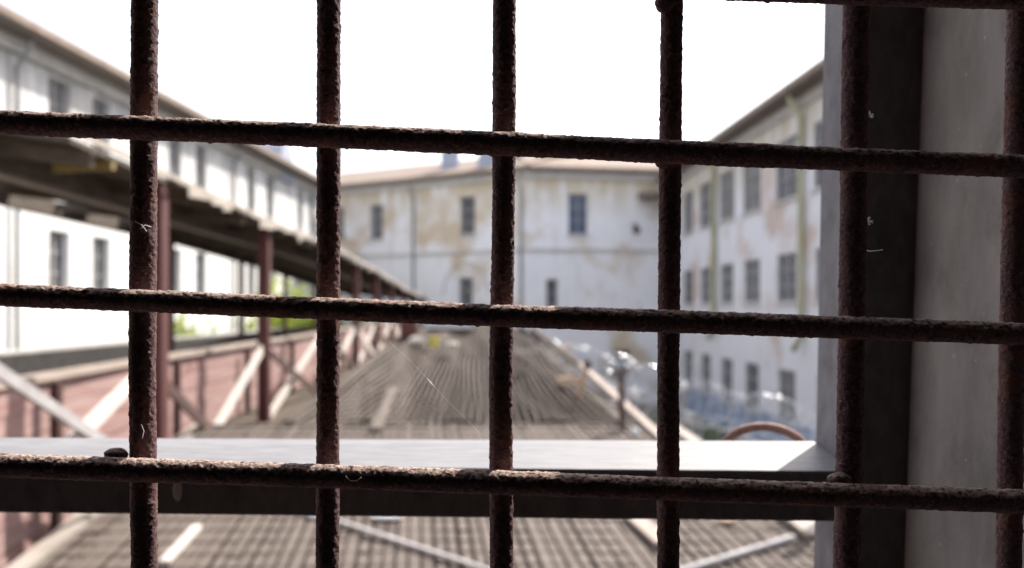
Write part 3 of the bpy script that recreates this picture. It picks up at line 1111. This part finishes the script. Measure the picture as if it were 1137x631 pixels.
# shrubs
def shrub(loc, rx_, ry_, h_, mat, label, n, size):
    x, y, zb_ = loc
    b = thing('shrub', (x, y, zb_), label, 'shrub')
    lf = MB()
    cl = [(random.gauss(0, .45), random.gauss(0, .45), random.uniform(.25, 1)) for _ in range(16)]
    for i in range(n):
        cx_, cy_, cz_ = random.choice(cl)
        p = Vector((x + (cx_ + random.gauss(0, .2)) * rx_, y + (cy_ + random.gauss(0, .2)) * ry_, zb_ + max(.1, cz_ + random.gauss(0, .13)) * h_))
        a = Vector((random.gauss(0, 1), random.gauss(0, 1), random.gauss(0, 1))).normalized() * size * random.uniform(.6, 1.3)
        c_ = a.cross(Vector((random.gauss(0, 1), random.gauss(0, 1), random.gauss(0, 1)))).normalized() * size * .5
        lf.quad(p - a, p + c_, p + a, p - c_)
    lf.build('foliage', mat, b)
    st = MB()
    for cx_, cy_, cz_ in cl[:9]:
        st.tube([(x, y, zb_), (x + cx_ * rx_ * .5, y + cy_ * ry_ * .5, zb_ + cz_ * h_ * .6), (x + cx_ * rx_, y + cy_ * ry_, zb_ + cz_ * h_)], [.06, .04, .015], 6)
    st.build('stems', 'stem', b)


shrub((-9.6, 38.5, 0), 1.6, 2.6, 5.3, 'lime_leaf', 'bright lime green shrub between fence and left building under the canopy', 2600, .16)
shrub((-10.6, 28.5, 0), .9, 1.6, 4.3, 'lime_leaf', 'small yellow green shrub by the left upright bar behind the dark wall', 1400, .13)
shrub((-8.0, 45.5, 0), 1.4, 1.6, 5.2, 'lime_leaf', 'far lime shrub in the corner beyond the end of the canopy', 1500, .15)
shrub((5.0, 23.5, 0), .9, .9, 1.7, 'green_leaf', 'dark green bush in the shaded yard behind the razor wire', 900, .1)


# ------------------------------------------------------------------ left gallery: canopy, railing, fence
def cv(D, pts):
    return float(np.interp(D, [p[0] for p in pts], [p[1] for p in pts]))


def CRX(D):                    # open right edge of the canopy (gently curving)
    return cv(D, [(4.5, -2.55), (6.2, -2.7), (11.2, -3.12), (14.5, -3.24), (17.5, -3.33), (25, -3.7), (33, -3.98), (46, -4.3)])


def EX(D):
    return CRX(D) - .13


def CLX(D):
    return CRX(D) - 3.25 - .02 * max(0, D - 12)


def cz(D):
    return cv(D, [(4, .8), (6, .82), (11.2, .88), (15, .9), (17.5, .87), (25, .76), (33, .5), (46, .2)])


gf = MB()
p = []
for z in (CZ - 1.62, CZ - 1.5):
    pass
for a, c_ in ((9.3, 14.5), (14.5, 25), (25, 33), (33, 46)):
    gf.hexa([(x, y, z) for z in (CZ - 1.62, CZ - 1.5) for x, y in ((CLX(a) + .9, a), (EX(a) + .12, a), (EX(c_) + .12, c_), (CLX(c_) + .9, c_))])
tag(gf.build('walkway', 'old_wood'), kind='structure')

cn_ = thing('walkway_canopy', (-4.8, 20, CZ - 1.5), 'dark weathered plank canopy on red posts over the left walkway', 'canopy')
C0, C1 = 5.35, 46.0
rf = MB()
nst = 6
holes = {(5, 9.9, 10.25), (5, 10.4, 10.6), (5, 11.0, 12.5), (5, 13.3, 14.6)}
for i in range(nst):
    y = C0 + random.uniform(-.15, .12)
    cuts = []
    hs = sorted([(a, b2) for k, a, b2 in holes if k == i])
    segs = []
    cur = y
    for a, b2 in hs:
        segs.append((cur, a))
        cur = b2
    segs.append((cur, C1))
    for a, b2 in segs:
        yy = a
        while yy < b2 - .05:
            y2 = min(b2, yy + random.uniform(1.4, 2.6))
            dz = random.uniform(0, .035)
            pts = []
            e_r = random.uniform(-.12, .03) if i == 0 else .004
            for zz in (0, .035):
                for (ff, D) in ((i / nst, yy), ((i + 1) / nst, yy), ((i + 1) / nst, y2), (i / nst, y2)):
                    lo_, hi_ = CRX(D) + (e_r if ff == 0 else .0), CLX(D)
                    pts.append((lo_ + (hi_ - lo_) * ff, D, CZ + cz(D) + .17 + ff * .42 + dz + zz))
            rf.hexa(pts)
            yy = y2 + random.uniform(.002, .012)
rf.build('roof', 'old_wood', cn_)
for fx, off, z_, w_, h_, mat in ((CRX, -.75, .17, .1, .17, 'old_wood'), (CLX, .1, .48, .12, .2, 'old_wood'), (lambda D: CRX(D) - 1.2, 0, .25, .12, .14, 'cream_wood')):
    for a, c_ in ((C0, 11.2), (11.2, 17.5), (17.5, 25), (25, 33), (33, C1)):
        MB().beam((fx(a) + off, a, CZ + cz(a) + z_), (fx(c_) + off, c_, CZ + cz(c_) + z_), w_, h_).build('beam', mat, cn_)
D = C0 + .3
while D < C1:
    MB().beam((CRX(D) - .02, D, CZ + cz(D) + .13), (CLX(D) + .05, D, CZ + cz(D) + .53), .07, .1).build('rafter', 'old_wood', cn_)
    D += 2.2
# ragged felt hanging at the open edge
fe = MB()
D = C0
while D < 44:
    D2 = D + random.uniform(.12, .6)
    d_ = random.choice((0, .02, .05, .09, .14)) * random.uniform(.5, 1.2)
    fe.hexa([(CRX(D) + .045, D, CZ + cz(D) + .2 - d_), (CRX(D) + .055, D, CZ + cz(D) + .2 - d_), (CRX(D2) + .055, D2, CZ + cz(D2) + .2 - d_ * .6), (CRX(D2) + .045, D2, CZ + cz(D2) + .2 - d_ * .6),
             (CRX(D) + .045, D, CZ + cz(D) + .24), (CRX(D) + .055, D, CZ + cz(D) + .24), (CRX(D2) + .055, D2, CZ + cz(D2) + .24), (CRX(D2) + .045, D2, CZ + cz(D2) + .24)])
    D = D2
fe.build('edge_felt', 'cream_wood', cn_)
MB().beam(P(60, 186, 6.2), P(126, 183, 6.15), .05, .07).build('yellow_board', 'ochre', cn_)
for D in (7.3, 11.7, 16.1, 20.5, 24.9, 29.3, 33.7, 38.1, 42.5):
    zb_ = CZ + ZP(7.3) + .02 if D < 8 else CZ - 1.5
    MB().box(EX(D) - .07, EX(D) + .07, D - .07, D + .07, zb_, CZ + cz(D) + .165).build('post', 'red_post', cn_)
for D in (17.05, 22.8, 28.55, 34.3, 40.0):
    MB().box(CLX(D) + .04, CLX(D) + .16, D - .06, D + .06, 0, CZ + cz(D) + .375).build('post', 'red_post' if D > 30 else 'dark_post', cn_)

rl = thing('braced_railing', (EX(14), 14, CZ - 1.5), 'crossed railing of white and dark planks between the red canopy posts', 'railing')


def brace(D0, z0_, D1_, z1_, mat, w_=.1, off=0.0):
    MB().beam((EX(D0) + off, D0, CZ + z0_), (EX(D1_) + off, D1_, CZ + z1_), .035, w_).build('brace', mat, rl)


brace(4.3, -.22, 6.6, -1.16, 'grey_wood', .07, .06)
brace(5.0, -1.0, 6.95, -.5, 'white_wood', .11)
brace(7.45, -.62, 9.2, -1.32, 'dark_post', .1)
brace(9.1, -1.3, 11.55, -.55, 'white_wood', .12)
brace(11.9, -.62, 15.4, -1.5, 'dark_post', .1, .05)
brace(12.0, -1.5, 15.95, -.5, 'white_wood', .12, -.03)
for k in range(5):
    a = 16.3 + 4.4 * k
    brace(a, -1.45, a + 4.1, -.5, 'white_wood', .15, -.03)
    brace(a, -.55, a + 4.1, -1.45, 'white_wood' if k % 2 else 'dark_post', .12, .05)


def FX(D):
    return cv(D, [(3, -3.3), (6.3, -3.63), (9, -3.8), (16.4, -4.02), (25, -4.4), (46, -5.1)])


fe_ = thing('board_fence', (FX(16), 16, CZ - 1.95), 'faded red board fence with bleached cap plank along the left walkway', 'fence')
bd = MB()
for r_ in range(7):
    D = 3.2
    z_a = -.57 - r_ * .2
    while D < 46:
        D2 = min(46, D + random.uniform(2.2, 4.2))
        dx = random.uniform(-.008, .008)
        p = []
        for zz in (z_a - .19, z_a):
            p += [(FX(D) - .015 + dx, D, CZ + zz), (FX(D) + .015 + dx, D, CZ + zz), (FX(D2) + .015 + dx, D2, CZ + zz + random.uniform(-.006, .006)), (FX(D2) - .015 + dx, D2, CZ + zz)]
        bd.hexa(p)
        D = D2 + .008
bd.build('boards', 'red_wood', fe_)
for a, c_ in ((3.2, 6.3), (6.3, 9), (9, 16.4), (16.4, 25), (25, 46)):
    MB().beam((FX(a), a, CZ - .54), (FX(c_), c_, CZ - .54), .16, .05).build('cap_plank', 'cap_wood', fe_)
for k in range(14):
    D = 6.9 + 2.9 * k
    MB().box(FX(D) + .09, FX(D) + .16, D - .035, D + .035, CZ - 1.9, CZ - .58).build('post', 'dark_post', fe_)
